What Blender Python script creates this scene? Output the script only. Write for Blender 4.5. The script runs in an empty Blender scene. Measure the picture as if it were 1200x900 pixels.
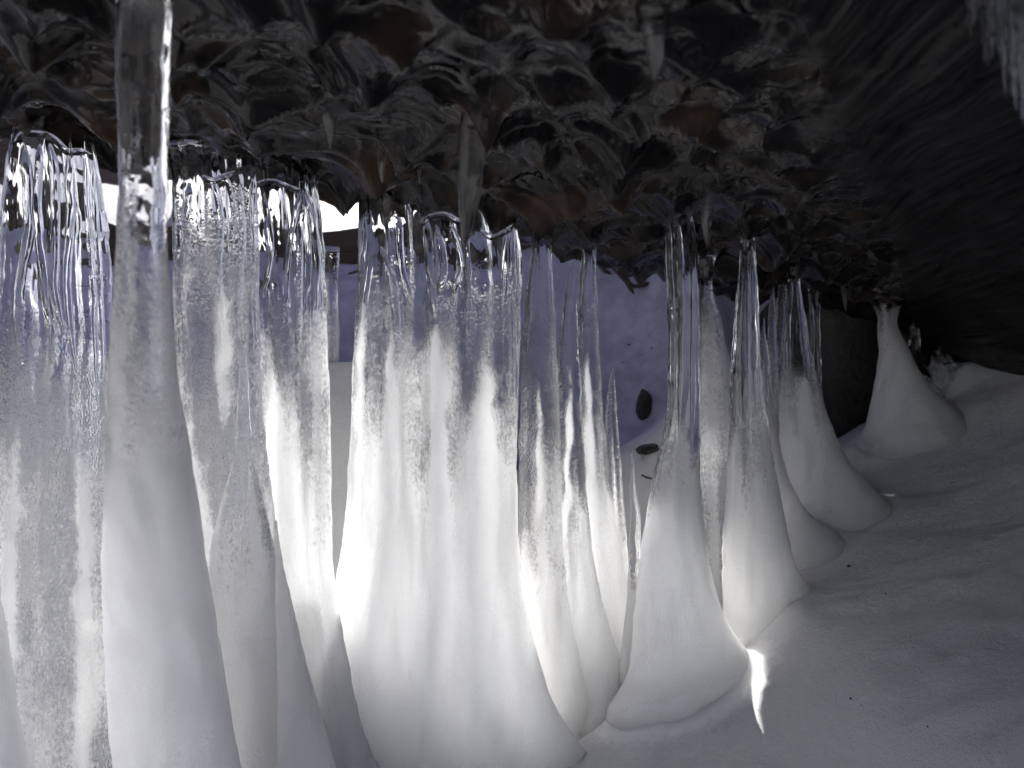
import bpy, bmesh, math, random
import numpy as np
from mathutils import Vector, noise as mnoise

random.seed(7)
RNG = np.random.default_rng(7)
SC = bpy.context.scene
COL = SC.collection

# ------------------------------------------------------------------ camera, sky, sun, exposure
F = 1150.0                      # focal length in photo pixels (photo is 1200 x 900)
CZ = 0.0                        # camera height
cam_d = bpy.data.cameras.new('camera'); cam = bpy.data.objects.new('camera', cam_d); COL.objects.link(cam)
cam_d.sensor_width = 36.0; cam_d.lens = 36.0 * F / 1200.0
cam_d.clip_start = 0.02; cam_d.clip_end = 500
cam.location = (0, 0, CZ); cam.rotation_euler = (math.radians(90), 0, 0)
cam_d.dof.use_dof = True; cam_d.dof.focus_distance = 1.15; cam_d.dof.aperture_fstop = 9.0
SC.camera = cam

SUN_EL, SUN_AZ = 41.0, -8.0    # the sun stands behind the ice, a little to the left
world = bpy.data.worlds.new('World'); SC.world = world; world.use_nodes = True
wn = world.node_tree.nodes; wl = world.node_tree.links; wn.clear()
sky = wn.new('ShaderNodeTexSky'); sky.sky_type = 'NISHITA'; sky.sun_disc = False
sky.sun_elevation = math.radians(SUN_EL); sky.sun_rotation = math.radians(SUN_AZ)
sky.air_density = 1.0; sky.dust_density = 1.5
hsv = wn.new('ShaderNodeHueSaturation'); hsv.inputs['Saturation'].default_value = 0.5; hsv.inputs['Hue'].default_value = 0.53
bg = wn.new('ShaderNodeBackground'); bg.inputs['Strength'].default_value = 0.072
wo = wn.new('ShaderNodeOutputWorld')
wl.new(sky.outputs[0], hsv.inputs['Color']); wl.new(hsv.outputs[0], bg.inputs[0]); wl.new(bg.outputs[0], wo.inputs[0])

sun_d = bpy.data.lights.new('sun', 'SUN'); sun = bpy.data.objects.new('sun', sun_d); COL.objects.link(sun)
sun_d.energy = 5.0; sun_d.angle = math.radians(0.5); sun_d.color = (1.0, 0.97, 0.93)
e, a = math.radians(SUN_EL), math.radians(SUN_AZ)
sun.rotation_euler = Vector((math.cos(e)*math.sin(a), math.cos(e)*math.cos(a), math.sin(e))).to_track_quat('Z', 'Y').to_euler()

SC.view_settings.view_transform = 'Standard'; SC.view_settings.look = 'None'
SC.view_settings.exposure = 1.12; SC.view_settings.gamma = 1.0
cy = SC.cycles
cy.use_denoising = True
try: cy.denoiser = 'OPENIMAGEDENOISE'
except Exception: pass
cy.max_bounces = 9; cy.diffuse_bounces = 3; cy.glossy_bounces = 3; cy.transmission_bounces = 8; cy.transparent_max_bounces = 10
cy.use_adaptive_sampling = True; cy.adaptive_threshold = 0.035; cy.adaptive_min_samples = 16
cy.sample_clamp_indirect = 6.0; cy.blur_glossy = 0.3
cy.caustics_refractive = True; cy.caustics_reflective = True

# ------------------------------------------------------------------ helpers
def at(px, py, d):
    return ((px - 600.0) / F * d, d, CZ + (450.0 - py) / F * d)

def tag(o, label=None, cat=None, group=None, kind=None):
    if label: o['label'] = label
    if cat: o['category'] = cat
    if group: o['group'] = group
    if kind: o['kind'] = kind
    return o

def mesh_obj(name, verts, faces, mat, parent=None, smooth=True):
    me = bpy.data.meshes.new(name)
    me.from_pydata([tuple(v) for v in verts], [], faces)
    if smooth: me.polygons.foreach_set('use_smooth', [True]*len(me.polygons))
    me.materials.append(mat); me.update()
    o = bpy.data.objects.new(name, me); COL.objects.link(o)
    if parent: o.parent = parent
    return o

def empty(name, loc):
    o = bpy.data.objects.new(name, None); o.location = loc; o.empty_display_size = 0.02
    COL.objects.link(o); return o

def sstep(a_, b_, x):
    t = np.clip((x - a_) / (b_ - a_), 0, 1); return t*t*(3 - 2*t)

def pchip(xs, ys, x):
    xs = np.asarray(xs, float); ys = np.asarray(ys, float); x = np.asarray(x, float)
    h = np.diff(xs); dl = np.diff(ys) / h
    m = np.zeros_like(ys); m[0] = dl[0]; m[-1] = dl[-1]
    for i in range(1, len(xs) - 1):
        if dl[i-1]*dl[i] > 0:
            w1 = 2*h[i] + h[i-1]; w2 = h[i] + 2*h[i-1]
            m[i] = (w1 + w2) / (w1/dl[i-1] + w2/dl[i])
    k = np.clip(np.searchsorted(xs, x) - 1, 0, len(xs) - 2)
    t = np.clip((x - xs[k]) / h[k], 0, 1)
    return ((1+2*t)*(1-t)**2*ys[k] + t*(1-t)**2*h[k]*m[k] + t*t*(3-2*t)*ys[k+1] + t*t*(t-1)*h[k]*m[k+1])

def vnoise(x, y, seed=0):
    """smooth value noise in [-1,1] for numpy arrays"""
    xi = np.floor(x).astype(int); yi = np.floor(y).astype(int); fx = x - xi; fy = y - yi
    fx = fx*fx*fx*(fx*(fx*6-15)+10); fy = fy*fy*fy*(fy*(fy*6-15)+10)
    def h(i, j):
        n = (i*374761393 + j*668265263 + seed*982451653) & 0x7fffffff
        n = ((n ^ (n >> 13)) * 1274126177) & 0x7fffffff
        n = n ^ (n >> 16)
        return (n & 0xffff) / 32767.5 - 1.0
    return (h(xi, yi)*(1-fx) + h(xi+1, yi)*fx)*(1-fy) + (h(xi, yi+1)*(1-fx) + h(xi+1, yi+1)*fx)*fy

def fbm(x, y, seed=0, o=4):
    s = 0; a_ = 1.0; t = 0
    for i in range(o):
        s = s + a_*vnoise(x*2**i + 17.3*i, y*2**i - 9.1*i, seed + i); t += a_; a_ *= 0.5
    return s / t

def worley(x, y, seed=0, jit=0.85):
    xi = np.floor(x).astype(int); yi = np.floor(y).astype(int)
    f1 = np.full(x.shape, 9.0); f2 = np.full(x.shape, 9.0)
    def h(i, j, k):
        n = (i*374761393 + j*668265263 + (seed*3+k)*982451653) & 0x7fffffff
        n = ((n ^ (n >> 13)) * 1274126177) & 0x7fffffff
        n = n ^ (n >> 16)
        return (n & 0xffff) / 65535.0
    for i in (-1, 0, 1):
        for j in (-1, 0, 1):
            px = xi + i + 0.5 + (h(xi+i, yi+j, 0) - .5)*jit; py = yi + j + 0.5 + (h(xi+i, yi+j, 1) - .5)*jit
            d = np.sqrt((x-px)**2 + (y-py)**2)
            f2 = np.where(d < f1, f1, np.minimum(f2, d)); f1 = np.minimum(f1, d)
    return f1, f2

# ------------------------------------------------------------------ materials
class NT:
    def __init__(s, name):
        s.m = bpy.data.materials.new(name); s.m.use_nodes = True
        s.n = s.m.node_tree.nodes; s.l = s.m.node_tree.links; s.n.clear()
        s.out = s.n.new('ShaderNodeOutputMaterial')
    def new(s, t, **kw):
        nd = s.n.new(t)
        for k, v in kw.items(): setattr(nd, k, v)
        return nd
    def put(s, sock, v):
        if hasattr(v, 'is_linked') or isinstance(v, bpy.types.NodeSocket): s.l.new(v, sock)
        else: sock.default_value = v
    def math(s, op, a_, b_=0.0, c_=None, clamp=False):
        nd = s.new('ShaderNodeMath', operation=op, use_clamp=clamp)
        s.put(nd.inputs[0], a_); s.put(nd.inputs[1], b_)
        if c_ is not None: s.put(nd.inputs[2], c_)
        return nd.outputs[0]
    def coords(s, scale=(1, 1, 1)):
        tc = s.new('ShaderNodeNewGeometry'); mp = s.new('ShaderNodeMapping'); mp.inputs['Scale'].default_value = scale
        s.l.new(tc.outputs['Position'], mp.inputs['Vector']); return mp.outputs[0]
    def noise(s, vec, scale, detail=3, rough=0.55, dist=0.0):
        nd = s.new('ShaderNodeTexNoise'); s.l.new(vec, nd.inputs['Vector'])
        nd.inputs['Scale'].default_value = scale; nd.inputs['Detail'].default_value = detail
        nd.inputs['Roughness'].default_value = rough; nd.inputs['Distortion'].default_value = dist
        return nd.outputs['Fac']
    def ramp(s, v, lo, hi, a_=0.0, b_=1.0):
        nd = s.new('ShaderNodeMapRange', interpolation_type='SMOOTHSTEP'); nd.clamp = True
        s.put(nd.inputs[0], v)
        for i, q in enumerate((lo, hi, a_, b_)): s.put(nd.inputs[i+1], q)
        return nd.outputs[0]
    def mixc(s, f, a_, b_):
        nd = s.new('ShaderNodeMix', data_type='RGBA'); s.put(nd.inputs[0], f); s.put(nd.inputs[6], a_); s.put(nd.inputs[7], b_)
        return nd.outputs[2]
    def bump(s, h, strength, dist, normal=None):
        nd = s.new('ShaderNodeBump'); s.put(nd.inputs['Strength'], strength); nd.inputs['Distance'].default_value = dist
        s.l.new(h, nd.inputs['Height'])
        if normal is not None: s.l.new(normal, nd.inputs['Normal'])
        return nd.outputs[0]
    def bsdf(s, **kw):
        nd = s.new('ShaderNodeBsdfPrincipled')
        for k, v in kw.items(): s.put(nd.inputs[k.replace('_', ' ')], v)
        return nd
    def done(s, shader):
        s.l.new(shader, s.out.inputs[0]); return s.m

def mat_ice(name, rough=0.05, cloudy_col=(0.99, 0.984, 0.974, 1), sss=0.10):
    """clear glassy ice that turns milky where the vertex attribute 'cloud' says so"""
    t = NT(name)
    at_ = t.new('ShaderNodeAttribute', attribute_name='cloud'); cloud = at_.outputs['Fac']
    af = t.new('ShaderNodeAttribute', attribute_name='frost'); frost = af.outputs['Fac']
    g = t.coords()
    streak = t.noise(t.coords((1, 1, 0.12)), 70, 3, 0.6)
    blot = t.noise(g, 38, 4, 0.6)
    fine = t.noise(t.coords((1, 1, 0.8)), 420, 2, 0.6)
    grain = t.noise(g, 900, 2, 0.6)
    band = t.noise(t.coords((1, 1, 0.35)), 55, 2, 0.5, 0.4)
    # milkiness: wandering vertical veils of bubbles, speckled at their edges
    speck = t.noise(t.coords((1, 1, 0.6)), 330, 2, 0.65)
    n = t.math('ADD', t.math('ADD', t.math('MULTIPLY', streak, 0.62), t.math('MULTIPLY', blot, 0.30)), t.math('MULTIPLY', speck, 0.42))
    n = t.math('SUBTRACT', n, 0.17)
    c = t.ramp(t.math('ADD', n, t.math('MULTIPLY', t.math('SUBTRACT', cloud, 0.5), 1.05)), 0.34, 0.74)
    # bubbles / frost: grainy bumps that catch the sun
    vo = t.new('ShaderNodeTexVoronoi'); vo.inputs['Scale'].default_value = 400; t.l.new(t.coords((1, 1, 0.75)), vo.inputs['Vector'])
    h1 = t.math('ADD', t.math('MULTIPLY', fine, 0.4), t.math('ADD', t.math('MULTIPLY', vo.outputs['Distance'], 0.45), t.noise(t.coords((1, 1, 0.7)), 150, 2, 0.6)))
    fb = t.ramp(t.math('ADD', frost, t.math('ADD', t.math('MULTIPLY', t.math('SUBTRACT', blot, 0.5), 0.9), t.math('MULTIPLY', t.math('SUBTRACT', streak, 0.5), 1.1))), 0.25, 0.6)
    b0 = t.bump(band, 0.28, 0.006)
    b1 = t.bump(h1, t.math('MULTIPLY', fb, 0.6), 0.004, b0)
    ro = t.math('ADD', rough, t.math('MULTIPLY', fb, 0.03))
    clear = t.bsdf(Base_Color=(0.97, 0.98, 1, 1), Roughness=ro, IOR=1.31, Transmission_Weight=1.0, Normal=b1)
    b2 = t.bump(grain, 0.6, 0.002, t.bump(fine, 0.35, 0.003, t.bump(blot, 0.35, 0.008)))
    milk = t.bsdf(Base_Color=cloudy_col, Roughness=0.35, IOR=1.31, Subsurface_Weight=1.0, Subsurface_Scale=sss, Normal=b2)
    milk.inputs['Subsurface Radius'].default_value = (1, 1.02, 1.05)
    matt = t.bsdf(Base_Color=(0.98, 0.985, 1, 1), Roughness=0.5, IOR=1.31, Transmission_Weight=1.0, Normal=b2)
    m2 = t.new('ShaderNodeMixShader'); t.put(m2.inputs[0], t.math('MULTIPLY', t.ramp(streak, 0.35, 0.7, 0.2, 0.7), t.ramp(cloud, 0.55, 1.0, 1.0, 0.35))); t.l.new(milk.outputs[0], m2.inputs[1]); t.l.new(matt.outputs[0], m2.inputs[2])
    mx = t.new('ShaderNodeMixShader'); t.l.new(c, mx.inputs[0])
    t.l.new(clear.outputs[0], mx.inputs[1]); t.l.new(m2.outputs[0], mx.inputs[2])
    return t.done(mx.outputs[0])

def mat_rib():
    t = NT('clear_ice_rib'); b = t.bump(t.noise(t.coords((1, 1, 0.3)), 120, 2), 0.15, 0.002)
    p = t.bsdf(Base_Color=(0.98, 0.985, 1, 1), Roughness=0.04, IOR=1.31, Transmission_Weight=1.0, Normal=b)
    return t.done(p.outputs[0])

def mat_drip():
    t = NT('greyish_drip_ice'); b = t.bump(t.noise(t.coords((1, 1, 0.2)), 90, 2), 0.2, 0.003)
    p = t.bsdf(Base_Color=(0.9, 0.91, 0.92, 1), Roughness=0.08, IOR=1.31, Transmission_Weight=t.ramp(t.noise(t.coords((1, 1, 0.12)), 110, 2), 0.35, 0.65, 0.93, 1.0), Normal=b)
    return t.done(p.outputs[0])

def mat_snow(name, col=(0.86, 0.86, 0.87, 1)):
    t = NT(name); g = t.coords()
    ice = t.new('ShaderNodeAttribute', attribute_name='icy').outputs['Fac']
    bank_shade = t.new('ShaderNodeAttribute', attribute_name='bank_shade').outputs['Fac']
    n1 = t.noise(g, 750, 2, 0.7); n2 = t.noise(g, 110, 4, 0.65); n3 = t.noise(g, 14, 3)
    dirt = t.ramp(t.noise(g, 260, 2, 0.5), 0.74, 0.79)
    base = t.mixc(t.math('MULTIPLY', n3, 0.4), col, (0.74, 0.74, 0.76, 1))
    base = t.mixc(t.ramp(n1, 0.35, 0.7, 0.0, 0.35), base, (0.66, 0.66, 0.68, 1))
    base = t.mixc(bank_shade, base, t.mixc(t.ramp(t.noise(g, 22, 4, 0.65), 0.35, 0.65), (0.36, 0.36, 0.52, 1), (0.50, 0.50, 0.68, 1)))        # blue-grey shade of the bank behind, put into the snow colour
    base = t.mixc(t.math('MULTIPLY', dirt, 0.6), base, (0.14, 0.11, 0.09, 1))
    b = t.bump(n1, 0.9, 0.004, t.bump(n2, 0.5, 0.008))
    p = t.bsdf(Base_Color=base, Roughness=0.4, IOR=1.31, Normal=b)
    q = t.bsdf(Base_Color=(0.975, 0.972, 0.965, 1), Roughness=0.4, IOR=1.31, Subsurface_Weight=1.0, Subsurface_Scale=0.05, Normal=t.bump(n1, 0.5, 0.003))
    q.inputs['Subsurface Radius'].default_value = (1, 1, 1)
    m = t.new('ShaderNodeMixShader'); t.put(m.inputs[0], t.ramp(t.math('ADD', ice, t.math('MULTIPLY', t.math('SUBTRACT', n2, 0.5), 0.6)), 0.25, 0.6)); t.l.new(p.outputs[0], m.inputs[1]); t.l.new(q.outputs[0], m.inputs[2])
    return t.done(m.outputs[0])

def mat_ceiling():
    t = NT('wet_ice_over_rock'); g = t.coords()
    n1 = t.noise(g, 9, 4, 0.6, 0.8); n2 = t.noise(g, 45, 4, 0.6, 1.0); sw = t.noise(g, 30, 2, 0.5, 2.5)
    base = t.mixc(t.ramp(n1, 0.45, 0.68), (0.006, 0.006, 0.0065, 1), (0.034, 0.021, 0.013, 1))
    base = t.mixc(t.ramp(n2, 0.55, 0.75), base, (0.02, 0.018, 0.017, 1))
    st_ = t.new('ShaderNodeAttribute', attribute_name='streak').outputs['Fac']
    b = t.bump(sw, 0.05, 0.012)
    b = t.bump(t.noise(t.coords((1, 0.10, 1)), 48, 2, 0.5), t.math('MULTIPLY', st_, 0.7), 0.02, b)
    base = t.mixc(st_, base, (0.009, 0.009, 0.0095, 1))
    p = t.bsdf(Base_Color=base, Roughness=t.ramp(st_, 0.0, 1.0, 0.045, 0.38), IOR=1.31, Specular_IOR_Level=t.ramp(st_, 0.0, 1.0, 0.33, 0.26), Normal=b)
    return t.done(p.outputs[0])

def mat_rock(name, c1, c2, rough=0.7):
    t = NT(name); g = t.coords()
    n = t.noise(g, 12, 5, 0.65, 0.4); n2 = t.noise(g, 90, 3)
    base = t.mixc(n, c1, c2)
    p = t.bsdf(Base_Color=base, Roughness=rough, Normal=t.bump(n2, 0.6, 0.01, t.bump(n, 0.8, 0.03)))
    return t.done(p.outputs[0])

def mat_bark():
    t = NT('dark_bark'); g = t.coords((0.25, 1, 1))
    n = t.noise(g, 40, 4, 0.65)
    base = t.mixc(n, (0.012, 0.010, 0.009, 1), (0.07, 0.045, 0.032, 1))
    p = t.bsdf(Base_Color=base, Roughness=0.8, Normal=t.bump(n, 0.9, 0.02))
    return t.done(p.outputs[0])

M_ICE = mat_ice('clear_to_milky_ice')
M_RIB = mat_rib()
M_DRIP = mat_drip()
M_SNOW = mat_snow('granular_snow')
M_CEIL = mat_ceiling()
M_ROCK = mat_rock('dark_wet_rock', (0.008, 0.008, 0.009, 1), (0.035, 0.032, 0.03, 1))
M_BARK = mat_bark()

# ------------------------------------------------------------------ the setting
LIPX = [-1.6, -0.9, -0.548, -0.2, 0.023, 0.14, 0.252, 0.36, 0.517, 0.727, 0.99, 1.3]
LIPY = [1.0, 1.0, 1.05, 1.15, 1.36, 1.60, 1.74, 1.85, 1.92, 1.93, 1.95, 2.0]
LIPZ = [0.30, 0.285, 0.265, 0.222, 0.192, 0.190, 0.182, 0.177, 0.166, 0.120, -0.05, -0.15]

def ceil_base(X, Y):
    return np.interp(X, LIPX, LIPZ) + 0.02*(np.interp(X, LIPX, LIPY) - Y)

def ceiling_height(X, Y):
    yl = np.interp(X, LIPX, LIPY) + 0.03*vnoise(X*9, X*0 + 3.3, 5) + 0.012*vnoise(X*31, X*0 + 1.3, 6)
    base = ceil_base(X, Y)
    wx = X + 0.022*vnoise(X*13, Y*13, 11)
    wy = Y + 0.022*vnoise(X*13, Y*13, 21)
    f1, f2 = worley(wx/0.052, wy/0.070, 3)
    g1, g2 = worley(wx/0.028, wy/0.040, 8)
    cusp = np.clip(f1, 0, 1.0)**2.6
    sc = -0.050*cusp - 0.012*np.clip(g1, 0, 1)**2 + 0.012*fbm(X*7, Y*7, 31, 2)
    st = 0.006*vnoise(wx*36, wy*4, 41) + 0.004*np.abs(vnoise(wx*60, wy*7, 42)) + 0.02*fbm(X*6, Y*3, 43, 3) - 0.012*cusp*vnoise(X*3, Y*3, 9)
    w = sstep(-0.03, 0.10, X - (0.07 + 0.46*(Y - 0.46)))
    z = base + sc*(1 - w) + st*w + 0.012
    t = np.clip(Y - yl, 0, None)
    return z + 0.9*(t/0.14)**2 * 0.3

FEET = ((395, 640, 1.10, .02, .5), (330, 500, 1.04, .02, .5), (615, 690, 1.20, .05, .7), (655, 745, 1.21, .05, .7), (725, 875, 1.15, .075, .6), (850, 922, 1.27, .045, .8), (890, 985, 1.43, .045, .8), (925, 1024, 1.52, .045, .8), (1012, 1120, 1.76, .04, .7), (1070, 1160, 1.9, .03, .7))
def fillet(X, Y):
    """snow drawn up and iced over round the feet of the columns"""
    z = 0*X; ic = 0*X
    for (x0, x1, d_, h_, r_) in FEET:
        cx_ = ((x0 + x1)/2 - 600)/F*d_; a_ = (x1 - x0)/2/F*d_
        q = np.maximum(np.sqrt(((X - cx_)/a_)**2 + ((Y - d_)/(a_*0.8))**2) - 0.6, 0)
        z = np.maximum(z, h_*np.exp(-q/r_*1.4)); ic = np.maximum(ic, np.exp(-(q/(r_*1.5))**2))
    return z, ic

def floor_height(X, Y):
    s = pchip([-3, -1, 0.0, 0.14, 0.21, 0.28, 0.36, 0.5, 0.62, 0.8, 1.0, 1.5, 3], [-.44, -.45, -.435, -.408, -.388, -.345, -.280, -.228, -.19, -.10, 0.0, 0.16, 0.3], X)
    s = s + 0.10*np.clip(Y - 1.4, 0, 1.0)*sstep(0.4, 0.7, X)
    Yc = np.clip(Y, 1.15, 8)
    k = 1.38 - 0.62*sstep(-0.2, 0.05, X)                       # the mound just behind the ice is lower to the right
    off = np.clip(0.35*X, -0.1, 0.3)                        # and runs back with the row of columns
    mound = pchip([1.0, 1.27, 1.36, 1.56, 1.66, 1.80, 2.0], [0, .0, .06, .31, .35, .33, .30], np.clip(Yc - off, 1.0, 2.0))*k
    bank = pchip([1.15, 1.95, 2.05, 2.38, 2.55, 3.2, 3.5, 8], [0, 0, .04, .60, .68, .80, 1.03, 4.75], Yc)
    bank = np.maximum(bank + (0.43*.25)*sstep(1.9, 2.1, Yc), 0)
    back = np.maximum(mound, bank) + 0.0
    back = back*(1 - 0.92*sstep(0.38, 0.6, X)*(1 - sstep(2.2, 2.8, Y)))
    z = s + back
    z = z + 0.010*fbm(X*5, Y*5, 51, 4)*(1 + 2*sstep(1.4, 2.2, Y)) + 0.0025*fbm(X*28, Y*28, 55, 3)
    h_, ic_ = fillet(X, Y); z = z + h_
    # ridge of crusted snow running along the shade edge
    z = z + 0.012*np.exp(-((X - 0.36 - 0.16*(Y - 1.3))/0.035)**2)*sstep(1.0, 1.25, Y)*(1 - sstep(1.5, 1.8, Y))
    far = np.sqrt(X**2 + (Y - 1)**2)
    return z*(1 - sstep(6, 14, far)) + sstep(6, 14, far)*(0.2 + 0.5*fbm(X*0.1, Y*0.1, 77, 3))

def grid_axis(lo, hi, step, ext, n):
    core = np.arange(lo, hi + step/2, step)
    g_ = np.geomspace(step*1.5, ext, n)
    return np.concatenate([lo - g_[::-1], core, hi + g_])

def grid_mesh(name, xs, ys, fz, mat):
    X, Y = np.meshgrid(xs, ys)
    Z = fz(X, Y)
    v = np.stack([X.ravel(), Y.ravel(), Z.ravel()], 1)
    nx, ny = len(xs), len(ys)
    idx = np.arange(nx*ny).reshape(ny, nx)
    f = np.stack([idx[:-1, :-1].ravel(), idx[:-1, 1:].ravel(), idx[1:, 1:].ravel(), idx[1:, :-1].ravel()], 1)
    return mesh_obj(name, v.tolist(), f.tolist(), mat)

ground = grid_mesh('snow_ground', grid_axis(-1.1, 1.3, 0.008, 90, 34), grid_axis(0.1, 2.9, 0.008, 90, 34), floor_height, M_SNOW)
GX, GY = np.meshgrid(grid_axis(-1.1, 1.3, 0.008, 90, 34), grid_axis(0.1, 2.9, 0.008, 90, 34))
for an, arr in (('icy', fillet(GX, GY)[1]), ('bank_shade', sstep(1.75, 2.05, GY - 0.1*GX)*(1 - sstep(3, 5, GY)))):
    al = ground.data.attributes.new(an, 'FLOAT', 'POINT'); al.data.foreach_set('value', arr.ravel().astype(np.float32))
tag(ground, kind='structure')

def build_ceiling():
    nx, ny = 470, 330
    xs = np.linspace(-1.3, 1.3, nx); vv = np.linspace(0, 1, ny)
    X, V = np.meshgrid(xs, vv)
    yend = np.interp(X, LIPX, LIPY) + 0.24
    Y = 0.30 + V*(yend - 0.30)
    Z = np.minimum(ceiling_height(X, Y), 0.75)
    v = np.stack([X.ravel(), Y.ravel(), Z.ravel()], 1).tolist()
    idx = np.arange(nx*ny).reshape(ny, nx)
    q = np.stack([idx[:-1, :-1].ravel(), idx[1:, :-1].ravel(), idx[1:, 1:].ravel(), idx[:-1, 1:].ravel()], 1).tolist()
    n0 = len(v)
    ring = list(idx[0, :]) + list(idx[1:, -1]) + list(idx[-1, -2::-1]) + list(idx[-2:0:-1, 0])
    ring = [int(k) for k in ring]
    for k in ring: v.append((v[k][0], v[k][1], 0.80))   # the closed upper side of the overhang
    m = len(ring)
    for k in range(m):
        q.append([ring[k], ring[(k+1) % m], n0 + (k+1) % m, n0 + k])
    q.append([n0 + k for k in range(m)])
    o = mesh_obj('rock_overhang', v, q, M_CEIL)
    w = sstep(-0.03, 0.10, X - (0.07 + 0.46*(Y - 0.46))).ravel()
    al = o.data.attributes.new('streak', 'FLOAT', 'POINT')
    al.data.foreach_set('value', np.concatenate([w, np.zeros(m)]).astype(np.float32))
    return tag(o, kind='structure')
build_ceiling()

# ------------------------------------------------------------------ ice bodies
def ice_body(name, rows, d, tr, clouds, frost=None, ridges=0.05, lobes=None, seed=0, nz=150, nt=128, parent=None, mat=None, wob=1.0, dd=None, org=None, bands=(), skirt=0.0, ripple=0.0):
    """rows: (photo y, left x, right x) outline at distance d; tr: depth / half width;
    clouds: (photo y, milkiness); frost: (photo y, bubbly share)"""
    r = np.array(rows, float)
    ys = np.linspace(r[0, 0], r[-1, 0], nz)
    xl = pchip(r[:, 0], r[:, 1], ys); xr = pchip(r[:, 0], r[:, 2], ys)
    c = np.array(clouds, float); cl = np.interp(ys, c[:, 0], c[:, 1])
    if frost is None: frost = [(0, 0.3), (900, 0.3)]
    fr = np.array(frost, float); fro = np.interp(ys, fr[:, 0], fr[:, 1])
    cx = (xl + xr)/2; hw = np.maximum((xr - xl)/2, 0.15)
    th = np.linspace(0, 2*math.pi, nt, endpoint=False)
    s = (ys - ys[0])
    T, S = np.meshgrid(th, s)
    HW = np.repeat(hw[:, None], nt, 1)
    cosT, sinT = np.cos(T), np.sin(T)
    # ridged cross-section, the ridges wander slowly down the column
    R = np.ones_like(T)
    rs = np.random.default_rng(seed + 100)
    for k, amp in ((2, .5), (3, .9), (5, 1.0), (7, .8), (11, .55), (17, .35), (23, .22)):
        ph = rs.uniform(0, 6.28) + 0.6*vnoise(S/90.0, S*0 + k*3.1, seed + k) * (1 + 0.2*k)
        am = 0.65 + 0.55*vnoise(S/60.0, S*0 + k*1.7, seed + 40 + k)
        R += ridges*amp*am*np.cos(k*T + ph)
    R += 0.02*vnoise(S/14.0, T*3, seed + 61)
    R += ripple*vnoise(S/20.0 + 0.6*np.cos(T), T*0.9, seed + 62)*sstep(520, 680, S + ys[0])
    fade = np.clip(1.0 - np.interp(ys, c[:, 0], c[:, 1])*0.75, 0.2, 1)[:, None]
    R = 1 + (R - 1)*fade
    px = cx[:, None] + HW*cosT*(1 + (R - 1)*(1 - 0.75*np.abs(cosT))) + wob*(1.1*vnoise(S/24.0, S*0 + 7.7, seed + 3) + .5*vnoise(S/9.0, S*0 + 2.2, seed + 4))
    drow = np.full(nz, float(d)) if dd is None else pchip([q[0] for q in dd], [q[1] for q in dd], ys)
    D = np.repeat(drow[:, None], nt, 1)
    depth = HW*tr
    dy = np.sign(sinT)*np.abs(sinT)**0.85*depth*R
    if lobes:
        u = cosT
        L = np.zeros_like(u)
        for (lx, lw, la) in lobes:   # position -1..1, width, height
            L = L + la*np.exp(-((u - lx - 0.04*vnoise(S/70., S*0 + lx*5, seed+9))/lw)**2)
        dy = dy*(0.62 + (0.3 + (L - 0.3)*np.clip(0.15 + fade, 0, 1)))
    Y = D + dy*D/F
    X = (px - 600.0)/F*D
    Z = CZ + (450.0 - ys)[:, None]/F*D + 0*X
    if skirt:      # the foot spreads out in a concave skirt where it meets the snow
        hgt = Z - floor_height(X, Y)
        ax = (cx[:, None] - 600.0)/F*D
        dx_, dy_ = X - ax, Y - D; ln = np.sqrt(dx_**2 + dy_**2) + 1e-6
        k_ = np.clip(1 - hgt/(skirt*3.2), 0, 1.15)**2.6*skirt
        X = X + dx_/ln*k_; Y = Y + dy_/ln*k_
    cloudv = np.repeat(cl[:, None], nt, 1); frostv = np.repeat(fro[:, None], nt, 1)
    cloudv = np.clip(cloudv + 0.30*cloudv*vnoise(cosT*2.6 + seed*3.3, S/110.0, seed + 90)*(1 - cloudv)*3, 0, 1)
    if lobes:   # bands of bubbles follow the lobes
        frostv = np.clip(frostv + 0.25*(L - 0.25), 0, 1)
    for (bx, bw, bs, y0, y1) in bands:      # veins of dense bubbles: photo x, half width, strength, top, bottom
        vx = np.interp(ys, [y0, y1], [bx[0], bx[1]])[:, None] + 2.5*vnoise(S/30., S*0 + bx[0], seed+77)
        env = (sstep(y0, y0 + 0.45*(y1 - y0), ys)*(1 - sstep(y1 - 60, y1, ys)))[:, None]*(0.85 + 0.35*vnoise(S/25., T*1.2, seed+78))
        g_ = bs*env*np.exp(-((px - vx)/(bw*(0.45 + 0.55*env)))**2)
        cloudv = np.clip(cloudv + g_, 0, 1); frostv = frostv*(1 - np.clip(g_, 0, 1)*.6)
    v = np.stack([X.ravel(), Y.ravel(), Z.ravel()], 1)
    if org is not None: v = v - np.array(org)
    v = v.tolist()
    idx = np.arange(nz*nt).reshape(nz, nt)
    nxt = np.roll(idx, -1, axis=1)
    f = np.stack([idx[:-1].ravel(), nxt[:-1].ravel(), nxt[1:].ravel(), idx[1:].ravel()], 1)
    f = f[:, ::-1].tolist()
    a0, a1 = len(v), len(v) + 1
    v.append(np.mean(np.array(v[:nt]), 0).tolist()); v.append(np.mean(np.array(v[(nz-1)*nt:nz*nt]), 0).tolist())
    for k in range(nt):
        f.append([a0, idx[0, k], idx[0, (k+1) % nt]][::-1]); f.append([a1, idx[-1, (k+1) % nt], idx[-1, k]][::-1])
    f = [list(map(int, q)) for q in f]
    o = mesh_obj(name, v, f, mat or M_ICE, parent)
    for an, arr in (('cloud', cloudv), ('frost', frostv)):
        al = o.data.attributes.new(an, 'FLOAT', 'POINT')
        al.data.foreach_set('value', np.concatenate([arr.ravel(), [arr[0, 0], arr[-1, 0]]]).astype(np.float32))
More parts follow.
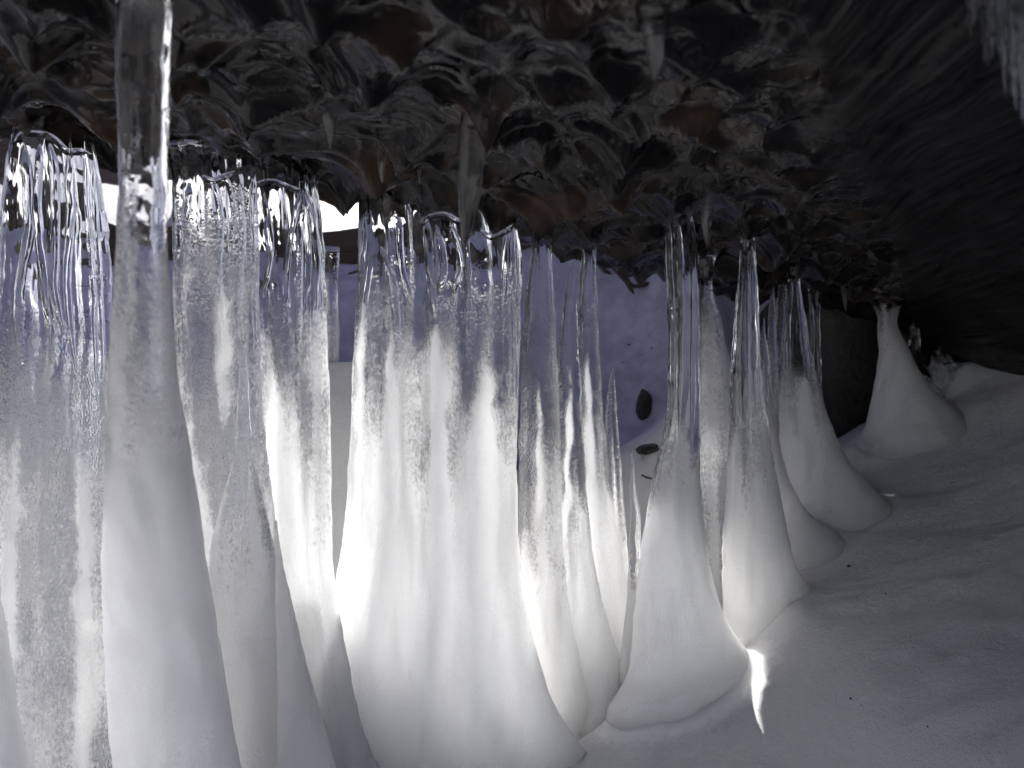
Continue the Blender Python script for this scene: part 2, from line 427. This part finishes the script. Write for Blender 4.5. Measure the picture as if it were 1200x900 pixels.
    bm = bmesh.new(); bm.from_mesh(o.data); bmesh.ops.recalc_face_normals(bm, faces=bm.faces); bm.to_mesh(o.data); bm.free()
    return o

def column(name, label, cat, group, **kw):
    o = ice_body(name, **kw); RIBS[o.name] = (kw['rows'], kw['d'], kw['tr']); return tag(o, label, cat, group, 'thing')

G_COL = 'ice columns rising from the snow to the overhang'
G_SPK = 'free ice spikes between the columns'
G_ICI = 'icicles hanging from the overhang'

def tube(name, pts, radii, mat, parent=None, n=12, seed=0, rough=0.1, org=(0, 0, 0)):
    v, f = [], []
    P = [Vector(p) for p in pts]
    for i, p in enumerate(P):
        t = (P[min(i+1, len(P)-1)] - P[max(i-1, 0)]).normalized()
        if i == 0: u = t.orthogonal().normalized()
        else: u = (u0 - t*u0.dot(t)).normalized()
        w = t.cross(u); u0 = u
        for k in range(n):
            an = 2*math.pi*k/n
            r = radii[i]*(1 + rough*mnoise.noise((p + u*math.cos(an)*.5 + w*math.sin(an)*.5)*9 + Vector((seed, 0, 0))))
            v.append(tuple(p + (u*math.cos(an) + w*math.sin(an))*r - Vector(org)))
    for i in range(len(P)-1):
        for k in range(n):
            f.append([i*n+k, i*n+(k+1) % n, (i+1)*n+(k+1) % n, (i+1)*n+k])
    f.append(list(range(n))[::-1]); f.append([(len(P)-1)*n+k for k in range(n)])
    return mesh_obj(name, v, f, mat, parent)

def rib(o, pts, w, name='rib', mat=None):
    """a raised rib of clear ice on the camera side of the ice body o, through photo points pts, w photo pixels wide"""
    r = np.array(RIBS[o.name][0], float); d, tr = RIBS[o.name][1:]
    p = np.array(pts, float); n = 26
    t = np.linspace(0, 1, len(p)); tt = np.linspace(0, 1, n)
    xs = pchip(t, p[:, 0], tt); ys = pchip(t, p[:, 1], tt)
    xs = xs + 0.8*vnoise(ys/22.0, ys*0 + p[0, 0], 5)
    out, rad = [], []
    for k in range(n):
        y = ys[k]; x0 = np.interp(y, r[:, 0], r[:, 1]); x1 = np.interp(y, r[:, 0], r[:, 2])
        hw = (x1 - x0)/2; u = min(max((xs[k] - (x0 + x1)/2)/hw, -.97), .97)
        dep = hw*tr*math.sqrt(1 - u*u)*0.95*d/F
        e = min(1.0, 5*(1 - tt[k]) + .03, 8*tt[k] + .3)
        rr = w/2*d/F*e
        q = at(xs[k], y, d); out.append((q[0]*(1 - dep/d), d - dep + rr*0.25, q[2]*(1 - dep/d))); rad.append(rr)
    return tube(name, out, rad, mat or M_RIB, o, n=12, rough=0.25, seed=p[0, 0])
RIBS = {}

# tall column close to the camera at the left
column('ice_column', 'tall smooth ice column nearest the camera at left, dark on top', 'ice column', G_COL,
  rows=[(-120, 110, 232), (-60, 130, 210), (0, 138, 201), (100, 137, 198), (180, 140, 196), (280, 137, 195), (350, 133, 200), (450, 128, 209), (550, 124, 225), (650, 122, 240), (750, 124, 255), (850, 130, 271), (920, 138, 285), (1150, 130, 330)],
  d=0.64, dd=[(-120, .53), (0, .54), (150, .58), (450, .71), (900, .86), (1200, .90)], tr=0.6, clouds=[(0, 0.25), (120, .1), (250, .35), (380, .6), (520, .75), (640, .93), (750, 1), (1200, 1)], frost=[(0, .0), (500, .1), (700, .2)], ridges=0.03, seed=1, bands=[((152, 165), 9, .6, 560, 1100), ((196, 215), 6, .6, 480, 900)], nz=190)

# left edge curtain
cur_left = column('ice_curtain', 'wide ice curtain at far left with wavy clear stripes up top', 'ice curtain', G_COL,
  rows=[(120, 30, 125), (158, 14, 108), (190, 8, 113), (250, 2, 122), (350, -4, 130), (450, -8, 130), (600, -10, 126), (760, -12, 128), (900, -20, 134), (1000, -40, 150)],
  d=0.98, tr=0.55, clouds=[(120, 0), (350, .0), (450, .18), (560, .42), (700, .5), (900, .56)], frost=[(120, 0), (280, .1), (420, .45), (560, .7), (900, .8)], ridges=0.055,
  lobes=[(-.7, .2, .5), (-.2, .25, .55), (.3, .2, .5), (.75, .18, .5)], seed=2, ripple=.16, bands=[((106, 112), 9, .5, 330, 1000), ((40, 30), 9, .35, 420, 800)], nz=200, nt=160)

column('ice_mound', 'milky foot of an ice column cut off by the left edge', 'ice foot', G_COL,
  rows=[(560, -40, -12), (640, -50, -5), (720, -60, 3), (760, -65, 10), (820, -70, 17), (900, -80, 31), (1010, -90, 60)],
  d=0.80, tr=0.6, clouds=[(560, .9), (700, 1), (1010, 1)], ridges=0.02, seed=3, nz=60, nt=64)

# second curtain, behind the near column
cur_bub = column('ice_curtain', 'rough sparkling ice curtain just right of the near column, full of bubbles', 'ice curtain', G_COL,
  rows=[(170, 195, 300), (205, 203, 300), (300, 203, 303), (450, 208, 306), (560, 214, 316), (650, 225, 328), (750, 240, 345), (900, 260, 380), (1000, 250, 400)],
  d=1.02, tr=0.5, clouds=[(170, 0), (250, .15), (320, .42), (480, .36), (600, .5), (700, .65), (900, .75)], frost=[(170, .05), (260, .3), (330, .75), (900, .8)], ridges=0.06,
  lobes=[(-.5, .25, .5), (.1, .25, .6), (.65, .2, .55)], seed=4, ripple=.08, bands=[((266, 270), 8, .45, 310, 520), ((230, 240), 8, .4, 420, 640)], nz=190, nt=150)
column('ice_spike', 'slender milky fin leaning against the bubbly curtain right of the near column', 'ice spike', G_SPK,
  rows=[(400, 283, 289), (450, 279, 291), (520, 276, 296), (580, 262, 308), (650, 247, 324), (740, 240, 340), (900, 225, 360), (1000, 220, 370)],
  d=0.97, tr=0.35, clouds=[(400, .1), (520, .2), (600, .6), (700, .85), (900, 1)], frost=[(400, .1), (600, .5)], ridges=0.04, seed=5, nz=110, nt=80)
column('ice_spike', 'small milky cone at the bottom, left foot of the striped column', 'ice spike', G_SPK,
  rows=[(610, 321, 325), (660, 322, 331), (700, 323, 341), (750, 325, 353), (800, 326, 366), (850, 326, 380), (900, 326, 394), (1000, 318, 420)],
  d=0.93, tr=0.5, clouds=[(610, .7), (680, .95), (900, 1)], frost=[(0, .1), (900, .1)], ridges=0.02, seed=6, nz=80, nt=72)

# striped column
col_str = column('ice_column', 'ice column with clear vertical stripes and bright frosted core, left of the dark gap', 'ice column', G_COL,
  rows=[(180, 290, 380), (212, 297, 372), (250, 300, 378), (350, 303, 383), (450, 306, 386), (550, 309, 388), (650, 316, 389), (700, 322, 395), (760, 328, 405), (830, 328, 420), (900, 322, 440), (1000, 300, 470)],
  d=1.04, tr=0.42, clouds=[(180, 0), (300, .08), (370, .35), (480, .55), (600, .8), (700, .97), (900, 1)], frost=[(180, 0), (300, .1), (400, .6), (600, .5), (800, .1)], ridges=0.055,
  lobes=[(-.4, .3, .55), (.3, .13, .45), (.65, .12, .45)], seed=7, skirt=0.014, bands=[((322, 330), 13, 1.0, 350, 900)], nz=190, nt=150)
column('ice_column', 'thin pale ice column standing farther back in the narrow dark gap', 'ice column', G_COL,
  rows=[(290, 376, 398), (330, 379, 396), (400, 379, 398), (445, 379, 397), (490, 378, 398), (560, 377, 399), (640, 376, 400)],
  d=1.58, tr=0.9, clouds=[(290, .2), (380, .6), (480, .9), (700, 1)], ridges=0.03, seed=8, nz=70, nt=64)

# broad centre curtain
cur_mid = column('ice_curtain', 'broad ice curtain in the middle with three bright frosted ribs and a spreading snowy foot', 'ice curtain', G_COL,
  rows=[(215, 418, 606), (245, 420, 604), (300, 418, 611), (400, 414, 608), (500, 411, 606), (600, 404, 606), (680, 394, 612), (730, 380, 621), (780, 360, 634), (830, 340, 652), (870, 320, 678), (910, 300, 712), (990, 270, 760)],
  d=1.10, tr=0.27, clouds=[(215, 0), (290, .02), (360, .25), (430, .45), (520, .6), (600, .82), (690, .97), (900, 1)], frost=[(215, 0), (290, .1), (380, .65), (520, .7), (650, .3), (800, .1)], ridges=0.05,
  lobes=[(-.78, .1, .35), (-.5, .12, .6), (.05, .13, .6), (.45, .14, .65), (.85, .1, .4)], seed=9, skirt=0.0, bands=[((460, 463), 6, 1.0, 330, 760), ((512, 520), 7, 1.0, 320, 720), ((572, 560), 13, 1.0, 360, 760), ((428, 420), 4, .5, 300, 600)], nz=220, nt=220)

# narrow group right of centre
col_nb = column('ice_column', 'narrow bubbly ice column touching the right side of the broad middle curtain', 'ice column', G_COL,
  rows=[(255, 622, 650), (285, 622, 646), (350, 616, 650), (450, 611, 655), (550, 608, 658), (650, 609, 662), (720, 614, 672), (780, 624, 690), (850, 640, 715), (920, 640, 730)],
  d=1.20, tr=0.85, clouds=[(255, 0), (350, .1), (480, .3), (600, .5), (680, .85), (900, 1)], frost=[(255, 0), (330, .3), (420, .75), (640, .7), (750, .2)], ridges=0.05, seed=10, skirt=0.018, bands=[((632, 628), 5, .5, 400, 640)], nz=150, nt=110)
column('ice_spike', 'sharp ice spike joined to the left of the narrow clear column', 'ice spike', G_SPK,
  rows=[(308, 669.5, 670.5), (330, 665, 674), (370, 659, 677), (450, 653, 681), (550, 654, 686), (650, 658, 695), (740, 662, 715), (800, 664, 735), (870, 655, 745), (920, 650, 755)],
  d=1.20, tr=0.7, clouds=[(308, .05), (450, .15), (560, .4), (650, .75), (740, .97), (900, 1)], frost=[(308, .3), (500, .5), (650, .4), (800, .1)], ridges=0.05, seed=11, skirt=0.018, bands=[((668, 664), 4, .8, 380, 640)], nz=150, nt=100)
col_nar = column('ice_column', 'narrow clear ice column with bubbly middle beside the open gap to the shaded snow', 'ice column', G_COL,
  rows=[(255, 676, 704), (290, 681, 698), (350, 678, 700), (450, 677, 705), (550, 680, 713), (650, 687, 728), (740, 694, 742), (800, 694, 745), (870, 690, 750)],
  d=1.23, tr=0.9, clouds=[(255, 0), (350, .1), (480, .3), (560, .5), (600, .9), (700, 1), (900, 1)], frost=[(255, 0), (330, .3), (420, .75), (560, .6), (650, .1)], ridges=0.05, seed=12, skirt=0.018, bands=[((686, 694), 5, .6, 360, 640)], nz=140, nt=100)
column('ice_spike', 'short pointed ice spike standing right of the narrow double column', 'ice spike', G_SPK,
  rows=[(430, 717.5, 718.5), (450, 714, 721), (490, 710, 724), (540, 709, 728), (610, 709, 732), (700, 708, 741), (800, 700, 752)],
  d=1.30, tr=0.8, clouds=[(430, .2), (520, .3), (620, .7), (700, .95), (800, 1)], frost=[(430, .4), (620, .5)], ridges=0.05, seed=13, skirt=0.012, nz=90, nt=72)
column('ice_spike', 'thinnest needle of ice rising in front of the open gap', 'ice spike', G_SPK,
  rows=[(530, 739.3, 740.3), (550, 738.5, 743), (590, 739, 748), (640, 738, 752), (680, 736, 751), (740, 730, 752), (860, 715, 760)],
  d=1.18, tr=0.9, clouds=[(530, .05), (640, .2), (700, .8), (800, 1)], frost=[(530, .05), (700, .1)], ridges=0.04, seed=14, nz=80, nt=56)

# thick clear column and its neighbours
col_thick = column('ice_column', 'thick glass-clear ice column with flared milky foot, right of the open gap', 'ice column', G_COL,
  rows=[(175, 735, 842), (205, 762, 826), (245, 775, 817), (300, 779, 818), (400, 784, 820), (450, 783, 820), (500, 778, 820), (550, 768, 821), (600, 758, 823), (650, 750, 829), (700, 745, 840), (750, 741, 855), (800, 736, 866), (850, 725, 876), (880, 716, 884), (930, 700, 900)],
  d=1.15, tr=0.75, clouds=[(175, 0), (400, .03), (480, .25), (550, .6), (620, .85), (700, 1), (920, 1)], frost=[(175, 0), (450, 0), (600, .15), (900, .05)], ridges=0.045, seed=15, skirt=.012, bands=[((806, 800), 7, .6, 480, 760)], nz=190, nt=140)
column('ice_column', 'frosted ice column seen between the thick clear column and the slimmer clear one', 'ice column', G_COL,
  rows=[(300, 816, 838), (330, 819, 834), (380, 819, 846), (440, 818, 857), (500, 817, 863), (600, 817, 868), (700, 817, 875), (800, 800, 885)],
  d=1.42, tr=0.7, clouds=[(300, .05), (350, .35), (450, .55), (560, .4), (650, .6), (800, 1)], frost=[(300, .2), (360, .8), (700, .9)], ridges=0.04, seed=16, skirt=0.012, nz=110, nt=90)
col_slim = column('ice_column', 'slim clear ice column under a dark cone, tapering again at its foot', 'ice column', G_COL,
  rows=[(205, 835, 915), (235, 858, 893), (262, 868, 884), (285, 868, 884), (350, 862, 888), (400, 858, 890), (450, 856, 894), (500, 855, 900), (550, 852, 907), (600, 849, 916), (650, 847, 926), (700, 848, 928), (735, 851, 922), (762, 853, 918), (785, 855, 915)],
  d=1.27, tr=0.85, clouds=[(205, 0), (400, .03), (460, .2), (540, .6), (620, .9), (700, 1), (800, 1)], frost=[(205, 0), (500, .05), (600, .2)], ridges=0.05, seed=17, skirt=0.016, bands=[((884, 890), 6, .6, 520, 740)], nz=170, nt=120)
column('ice_spike', 'milky ice spike with spreading foot right behind the slim clear column', 'ice spike', G_SPK,
  rows=[(372, 894.3, 895.3), (400, 892, 899), (450, 890, 903), (500, 890, 909), (550, 890, 921), (590, 890, 938), (620, 890, 958), (645, 885, 985), (680, 870, 1000)],
  d=1.42, tr=0.8, clouds=[(372, .1), (450, .35), (530, .8), (600, 1), (680, 1)], ridges=0.04, seed=18, skirt=0.016, nz=90, nt=72)
column('ice_spike', 'left one of two thin frosted spikes behind the pair of clear columns', 'ice spike', G_SPK,
  rows=[(332, 905, 906), (360, 902, 909), (420, 899, 911), (480, 897, 914), (560, 895, 918), (640, 890, 925)],
  d=1.60, tr=0.9, clouds=[(332, .2), (420, .4), (520, .8), (640, 1)], frost=[(332, .5), (640, .6)], ridges=0.04, seed=19, nz=70, nt=48)
column('ice_spike', 'right one of two thin frosted spikes, partly behind the leaning column', 'ice spike', G_SPK,
  rows=[(325, 914, 922), (350, 911, 922), (420, 906, 922), (480, 904, 924), (560, 902, 928), (640, 898, 940)],
  d=1.64, tr=0.9, clouds=[(325, .1), (420, .4), (520, .8), (640, 1)], frost=[(325, .5), (640, .6)], ridges=0.04, seed=20, nz=70, nt=48)
col_slant = column('ice_column', 'ice column with a long slanting right side where the shaded snow begins', 'ice column', G_COL,
  rows=[(285, 910, 955), (305, 921, 942), (325, 924, 937), (360, 920, 941), (400, 917, 948), (450, 914, 959), (500, 914, 974), (540, 917, 994), (570, 920, 1012), (600, 925, 1028), (650, 930, 1050)],
  d=1.52, tr=0.75, clouds=[(285, 0), (380, .1), (450, .55), (520, .9), (600, 1), (650, 1)], frost=[(285, 0), (600, .15)], ridges=0.05, seed=21, skirt=0.018, bands=[((938, 946), 5, .7, 400, 600)], nz=120, nt=96)
for (x0, x1, ya, yb, lab, sd) in ((948, 953, 330, 470, 'left one of two thread-thin ice columns at the edge of the dark hollow', 22), (956, 961, 335, 500, 'right one of two thread-thin ice columns at the edge of the dark hollow', 23)):
    column('ice_column', lab, 'ice column', G_COL, rows=[(ya, x0-3, x1+3), (ya+30, x0, x1), (yb-60, x0, x1+1), (yb, x0-1, x1+8), (yb+90, x0-4, x1+16)],
           d=1.72, tr=0.9, clouds=[(ya, .1), (yb-40, .3), (yb+90, .7)], ridges=0.04, seed=sd, nz=60, nt=40)

# far right stumps in the shade
column('ice_column', 'grey concave ice stump at the right, joining the dark overhang to the shaded snow slope', 'ice column', G_COL,
  rows=[(340, 1010, 1066), (358, 1023, 1055), (375, 1029, 1051), (400, 1030, 1060), (430, 1029, 1074), (460, 1025, 1095), (490, 1019, 1126), (510, 1016, 1165), (560, 1010, 1220)],
  d=1.76, tr=0.8, clouds=[(340, .3), (370, .7), (420, .86), (480, .92), (520, 1), (560, 1)], frost=[(340, 0), (560, .0)], ridges=0.015, seed=24, skirt=.008, nz=90, nt=90)
column('ice_column', 'small clear ice stump just right of the grey concave one', 'ice column', G_COL,
  rows=[(360, 1062, 1084), (385, 1067, 1078), (410, 1064, 1078), (440, 1060, 1090), (480, 1050, 1110)],
  d=1.86, tr=0.8, clouds=[(360, .1), (430, .3), (480, .6)], ridges=0.04, seed=25, skirt=0.01, nz=60, nt=56)
column('ice_column', 'rightmost dim ice stump under the overhang', 'ice column', G_COL,
  rows=[(370, 1076, 1124), (395, 1088, 1112), (415, 1092, 1112), (440, 1090, 1121), (465, 1082, 1138), (500, 1070, 1165)],
  d=1.90, tr=0.8, clouds=[(370, .15), (430, .4), (500, .8)], ridges=0.04, seed=26, skirt=0.014, nz=60, nt=64)

# ribs of clear ice standing proud of the curtains, and the rounded lips at their tops
for o, lst in ((cur_left, [([(30, 172), (34, 260), (22, 350), (28, 430)], 11), ([(46, 168), (44, 240), (52, 330), (60, 420)], 10), ([(60, 168), (66, 250), (64, 330), (76, 400)], 9), ([(80, 182), (82, 250), (78, 330), (92, 470)], 10),
                           ([(99, 186), (104, 260), (110, 350), (114, 480)], 7), ([(108, 190), (113, 260), (119, 360), (122, 480)], 6)]),
               (cur_bub, [([(222, 215), (217, 280), (214, 350)], 9), ([(250, 212), (258, 260), (256, 330), (262, 400)], 8), ([(264, 205), (274, 250), (270, 300)], 7), ([(280, 215), (284, 280), (279, 360), (288, 470)], 8), ([(294, 215), (296, 300), (299, 420)], 6)]),
               (col_str, [([(352, 222), (338, 300), (333, 380)], 7), ([(354, 222), (351, 300), (349, 420), (352, 520)], 8), ([(356, 222), (362, 300), (360, 400), (364, 540)], 7), ([(358, 222), (371, 300), (372, 400), (374, 560)], 8), ([(310, 225), (318, 290), (308, 350)], 8)]),
               (cur_mid, [([(428, 252), (424, 310), (420, 400), (418, 520)], 9), ([(436, 300), (428, 360), (424, 480)], 7), ([(446, 288), (462, 340), (466, 420)], 8), ([(466, 256), (470, 310), (482, 360)], 9), ([(500, 256), (503, 310), (512, 380)], 10),
                          ([(512, 262), (520, 310), (514, 345)], 8), ([(530, 262), (540, 310), (530, 350)], 8), ([(545, 270), (550, 330), (548, 420)], 8), ([(592, 268), (588, 330), (590, 420)], 5), ([(597, 266), (595, 340), (597, 440)], 5), ([(602, 266), (602, 350), (602, 470)], 5), ([(606, 280), (608, 350), (606, 500)], 4)]),
               (col_nb, [([(628, 290), (622, 350), (618, 430)], 6), ([(643, 290), (646, 370), (650, 480)], 5)]),
               (col_nar, [([(684, 292), (681, 350), (681, 440)], 4), ([(695, 292), (697, 350), (700, 440)], 4)]),
               (col_thick, [([(782, 255), (786, 320), (790, 420), (786, 500)], 8), ([(793, 252), (798, 320), (800, 420), (796, 520)], 9), ([(810, 252), (812, 330), (812, 430), (812, 540)], 7)]),
               (col_slim, [([(872, 268), (868, 350), (864, 450), (862, 540)], 5), ([(878, 268), (877, 360), (878, 470), (880, 560)], 5), ([(883, 275), (886, 380), (890, 480)], 4)]),
               (col_slant, [([(929, 330), (924, 400), (924, 480)], 5), ([(935, 328), (942, 400), (950, 470)], 4)])):
    for pts, w in lst: rib(o, pts, w)
rib(cur_left, [(18, 170), (30, 157), (52, 158), (66, 166), (80, 178), (94, 177), (108, 181)], 9, 'lip')
rib(cur_bub, [(236, 206), (248, 212), (260, 208), (276, 200)], 8, 'lip')
rib(cur_mid, [(492, 268), (500, 256), (518, 252), (534, 258), (546, 268)], 8, 'lip')
rib(cur_mid, [(562, 270), (578, 278), (592, 272), (604, 262)], 7, 'lip')
rib(col_str, [(298, 216), (318, 212), (340, 220), (356, 224)], 6, 'lip')

# ------------------------------------------------------------------ hanging icicles
def icicle(label, rows, d, seed, cl=0.42):
    return column('icicle', label, 'icicle', G_ICI, rows=rows, d=d, tr=0.9, clouds=[(rows[0][0], cl), (rows[-1][0], cl)], frost=[(0, 0), (900, 0)], ridges=0.05, seed=seed, nz=80, nt=64, mat=M_DRIP)
icicle('longest clear icicle, hanging in front of the middle curtain', [(85, 528, 600), (110, 536, 590), (140, 540, 580), (150, 538, 569), (200, 537, 567), (240, 538, 562), (270, 540, 553), (292, 545, 546.5)], 0.80, 31)
icicle('short icicle with a drop at its tip high up, right of centre', [(0, 738, 786), (25, 748, 780), (60, 757, 778), (85, 764, 774), (97, 768.5, 770)], 0.56, 32, 0.15)
icicle('dark icicle between the two clear columns on the right', [(195, 808, 850), (225, 818, 839), (255, 821, 836), (278, 825, 832), (292, 828, 829)], 1.08, 33)
icicle('stubby icicle above the narrow gap left of the middle', [(120, 372, 402), (145, 380, 395), (163, 384, 391), (177, 387, 388)], 0.84, 34)
icicle('thin icicle ending just above the left side of the middle curtain', [(135, 430, 468), (165, 440, 456), (195, 443, 452), (216, 447, 448)], 0.92, 35)
icicle('threadlike icicle above the middle curtain, left of the longest icicle', [(140, 480, 503), (170, 488, 496), (200, 489, 494), (215, 490.5, 491.5)], 0.94, 36)
icicle('short conical icicle right of the longest icicle', [(150, 622, 665), (170, 633, 654), (185, 638, 647), (198, 641.5, 642.5)], 0.90, 37)
icicle('tiny tooth of ice at the ceiling edge beside the dark hollow', [(325, 980, 1003), (340, 986, 997), (355, 989, 994), (366, 991, 991.8)], 1.66, 38)

# fringe of frost icicles in the upper right corner
fr = empty('icicle_fringe', at(1170, 0, 0.5))
tag(fr, 'grey fringe of fine icicles at the upper right corner of the overhang', 'icicle fringe')
rf = random.Random(5)
for i in range(34):
    u = i/33.0
    x = 1132 + 90*u + rf.uniform(-3, 3); y0 = -150; y1 = 20 + 150*u**1.2 + rf.uniform(-30, 30); w = rf.uniform(3, 7)
    d_ = 0.47 + rf.uniform(-.02, .03)
    ice_body('icicle', rows=[(y0, x-w*1.3, x+w*1.3), (y0+(y1-y0)*.5, x-w*.8, x+w*.8), (y1-12, x-w*.4+1, x+w*.4+1), (y1, x+1.5, x+2)], d=d_, tr=0.9,
             clouds=[(y0, .42), (y1, .36)], ridges=0.04, seed=200+i, nz=24, nt=14, parent=fr, org=tuple(fr.location))

# ------------------------------------------------------------------ things behind the ice
log_pts = [at(-150 + 50*i, 285 + 3*i*0.5 + 6*math.sin(i*1.3), 2.42 + 0.01*i) for i in range(26)]
logo = empty('fallen_log', log_pts[0])
tag(logo, 'dark fallen log lying along the top of the shaded snow bank behind the ice', 'log')
tube('trunk', log_pts, [0.075 + 0.012*math.sin(i*1.7) + 0.006*math.sin(i*4.1) for i in range(26)], M_BARK, logo, n=28, seed=3, rough=0.35, org=log_pts[0])
def stub(pts, r0, name='branch'):
    return tube(name, [at(*p) for p in pts], np.linspace(r0, r0*0.35, len(pts)).tolist(), M_BARK, logo, n=10, rough=0.4, org=log_pts[0])
stub([(800, 285, 2.36), (786, 305, 2.32), (776, 328, 2.29), (762, 346, 2.27), (749, 362, 2.26)], .019)
stub([(772, 336, 2.28), (757, 333, 2.27), (744, 336, 2.26), (735, 329, 2.26)], .008)
stub([(708, 300, 2.34), (722, 312, 2.31), (734, 327, 2.29), (741, 341, 2.28), (745, 350, 2.27)], .010)
stub([(722, 312, 2.31), (735, 316, 2.30), (748, 325, 2.30)], .004)
stub([(740, 295, 2.33), (738, 310, 2.31), (728, 322, 2.30)], .006)
stub([(700, 305, 2.33), (709, 318, 2.31), (716, 321, 2.31)], .007)
stub([(445, 312, 2.34), (425, 316, 2.3), (408, 321, 2.29)], .006)

shade_trunk_pts = [(-1.6 + 0.18*i, 2.98 + 0.03*math.sin(i*1.1), 0.82 + 0.02*math.sin(i*.9) + (0.12 if i < 7 else 0.06 if i == 7 else 0)) for i in range(12)]  # added trunk, mostly hidden by the overhang, shades the mound and bank
shade_trunk = tube('fallen_log', shade_trunk_pts, [0.26 + 0.015*math.sin(i*1.7) + (0.06 if i < 7 else 0.03 if i == 7 else 0) for i in range(12)], M_BARK, n=36, seed=8, rough=0.25)
tag(shade_trunk, 'thick dark trunk added behind the overhang to shade the snow bank', 'log')

def on_ground(px, py):
    o_ = Vector((0, 0, CZ)); hit, loc, nor, fi = ground.ray_cast(o_, (Vector(at(px, py, 1.0)) - o_).normalized()); return tuple(loc)

def boulder(name, c, rad, mat, seed, nu=64, nv=40, amp=0.22):
    v, f = [], []
    for j in range(nv+1):
        ph = math.pi*j/nv
        for i in range(nu):
            th = 2*math.pi*i/nu
            n_ = Vector((math.sin(ph)*math.cos(th), math.sin(ph)*math.sin(th), math.cos(ph)))
            k = 1 + amp*mnoise.noise(n_*1.6 + Vector((seed*3.1, 0, 0))) + amp*.5*mnoise.noise(n_*4 + Vector((seed, 5, 0))) + amp*.2*mnoise.noise(n_*11)
            v.append((n_.x*rad[0]*k, n_.y*rad[1]*k, n_.z*rad[2]*k))
    for j in range(nv):
        for i in range(nu):
            f.append([j*nu+i, (j+1)*nu+i, (j+1)*nu+(i+1) % nu, j*nu+(i+1) % nu])
    o = mesh_obj(name, v, f, mat); o.location = c
    return o
tag(boulder('boulder', at(1085, 420, 2.45), (0.46, 0.3, 0.42), M_ROCK, 2), 'black wet boulder filling the dark hollow at the right behind the ice', 'boulder')
tag(boulder('boulder', (0.70, 2.02, 0.05), (0.16, 0.09, 0.42), M_ROCK, 9), 'black rock added behind the grey stump to keep sun off the snow slope', 'boulder')  # added rock, blocks the sun patches on the right-hand snow
tag(boulder('stone', on_ground(755, 478), (0.017, 0.02, 0.04), M_ROCK, 5, 28, 20), 'small dark upright stone stuck in the shaded snow bank', 'stone')
tag(boulder('stone', on_ground(762, 527), (0.025, 0.02, 0.010), M_ROCK, 6, 28, 20), 'flat dark stone half buried at the foot of the snow bank', 'stone')

# twig on the snow behind the needle
tg = tube('twig', [on_ground(752, 557), on_ground(758, 560), on_ground(764, 561), on_ground(771, 560)], [.002, .0022, .002, .0015], M_BARK, n=6)
tag(tg, 'short dark twig on the shaded snow seen through the gap', 'twig')

# dark flecks of bark lying on the snow
bpy.context.view_layer.update()
dg = bpy.context.evaluated_depsgraph_get()
flecks = [(995, 664, 4.0, 'largest fleck of bark on the shaded slope, near the edge of the sunlit snow'), (997, 819, 3.0, 'bark fleck low on the shaded slope, right of the sunlit patch'),
          (1116, 566, 2.2, 'bark fleck highest up the shaded slope'), (1038, 696, 2.0, 'tiny bark fleck in the middle of the shaded slope'), (1087, 852, 2.2, 'bark fleck nearest the lower right corner'),
          (1174, 619, 1.8, 'tiny bark fleck at the right edge of the slope')]
for (px, py, w, lab) in ((694, 402, 2.2, 'leftmost bark fleck of the scatter on the shaded bank, seen through the gap'), (716, 411, 1.8, 'second bark fleck from the left in the scatter on the shaded bank'),
        (737, 404, 2.6, 'largest bark fleck of the scatter on the shaded bank, seen through the gap'), (751, 416, 1.7, 'small bark fleck right of the largest one on the shaded bank'),
        (730, 425, 1.6, 'small bark fleck below the largest one on the shaded bank'), (764, 408, 2.0, 'rightmost bark fleck of the scatter on the shaded bank, by the thick column'),
        (742, 397, 1.5, 'topmost bark fleck of the scatter on the shaded bank'), (721, 438, 1.5, 'lowest bark fleck of the scatter on the shaded bank, above the stone')):
    flecks.append((px, py, w, lab))
for i, (px, py, w, lab) in enumerate(flecks):
    dr = Vector(at(px, py, 1.0)).normalized()
    hit, loc, nor, fi = ground.ray_cast(Vector((0, 0, CZ)), dr)
    if not hit: continue
    d_ = loc.y; r = 0.7*w/F*d_
    rg = random.Random(i)
    v = []
    for s_, zz in ((1.0, -.3), (0.8, .5)):
        for k in range(7):
            an = k/7*6.283; rr = r*s_*rg.uniform(.6, 1.15)
            v.append((math.cos(an)*rr*1.2, math.sin(an)*rr*.7, zz*r))
    f = [[k, (k+1) % 7, 7+(k+1) % 7, 7+k] for k in range(7)] + [list(range(7))[::-1], list(range(7, 14))]
    o = mesh_obj('bark_fleck', v, f, M_BARK, smooth=False); o.location = loc + nor*r*.2; o.rotation_euler = (0, 0, rg.uniform(0, 3))
    tag(o, lab, 'bark fleck', 'bark flecks on the shaded snow' if py > 500 else 'bark flecks on the bank behind')
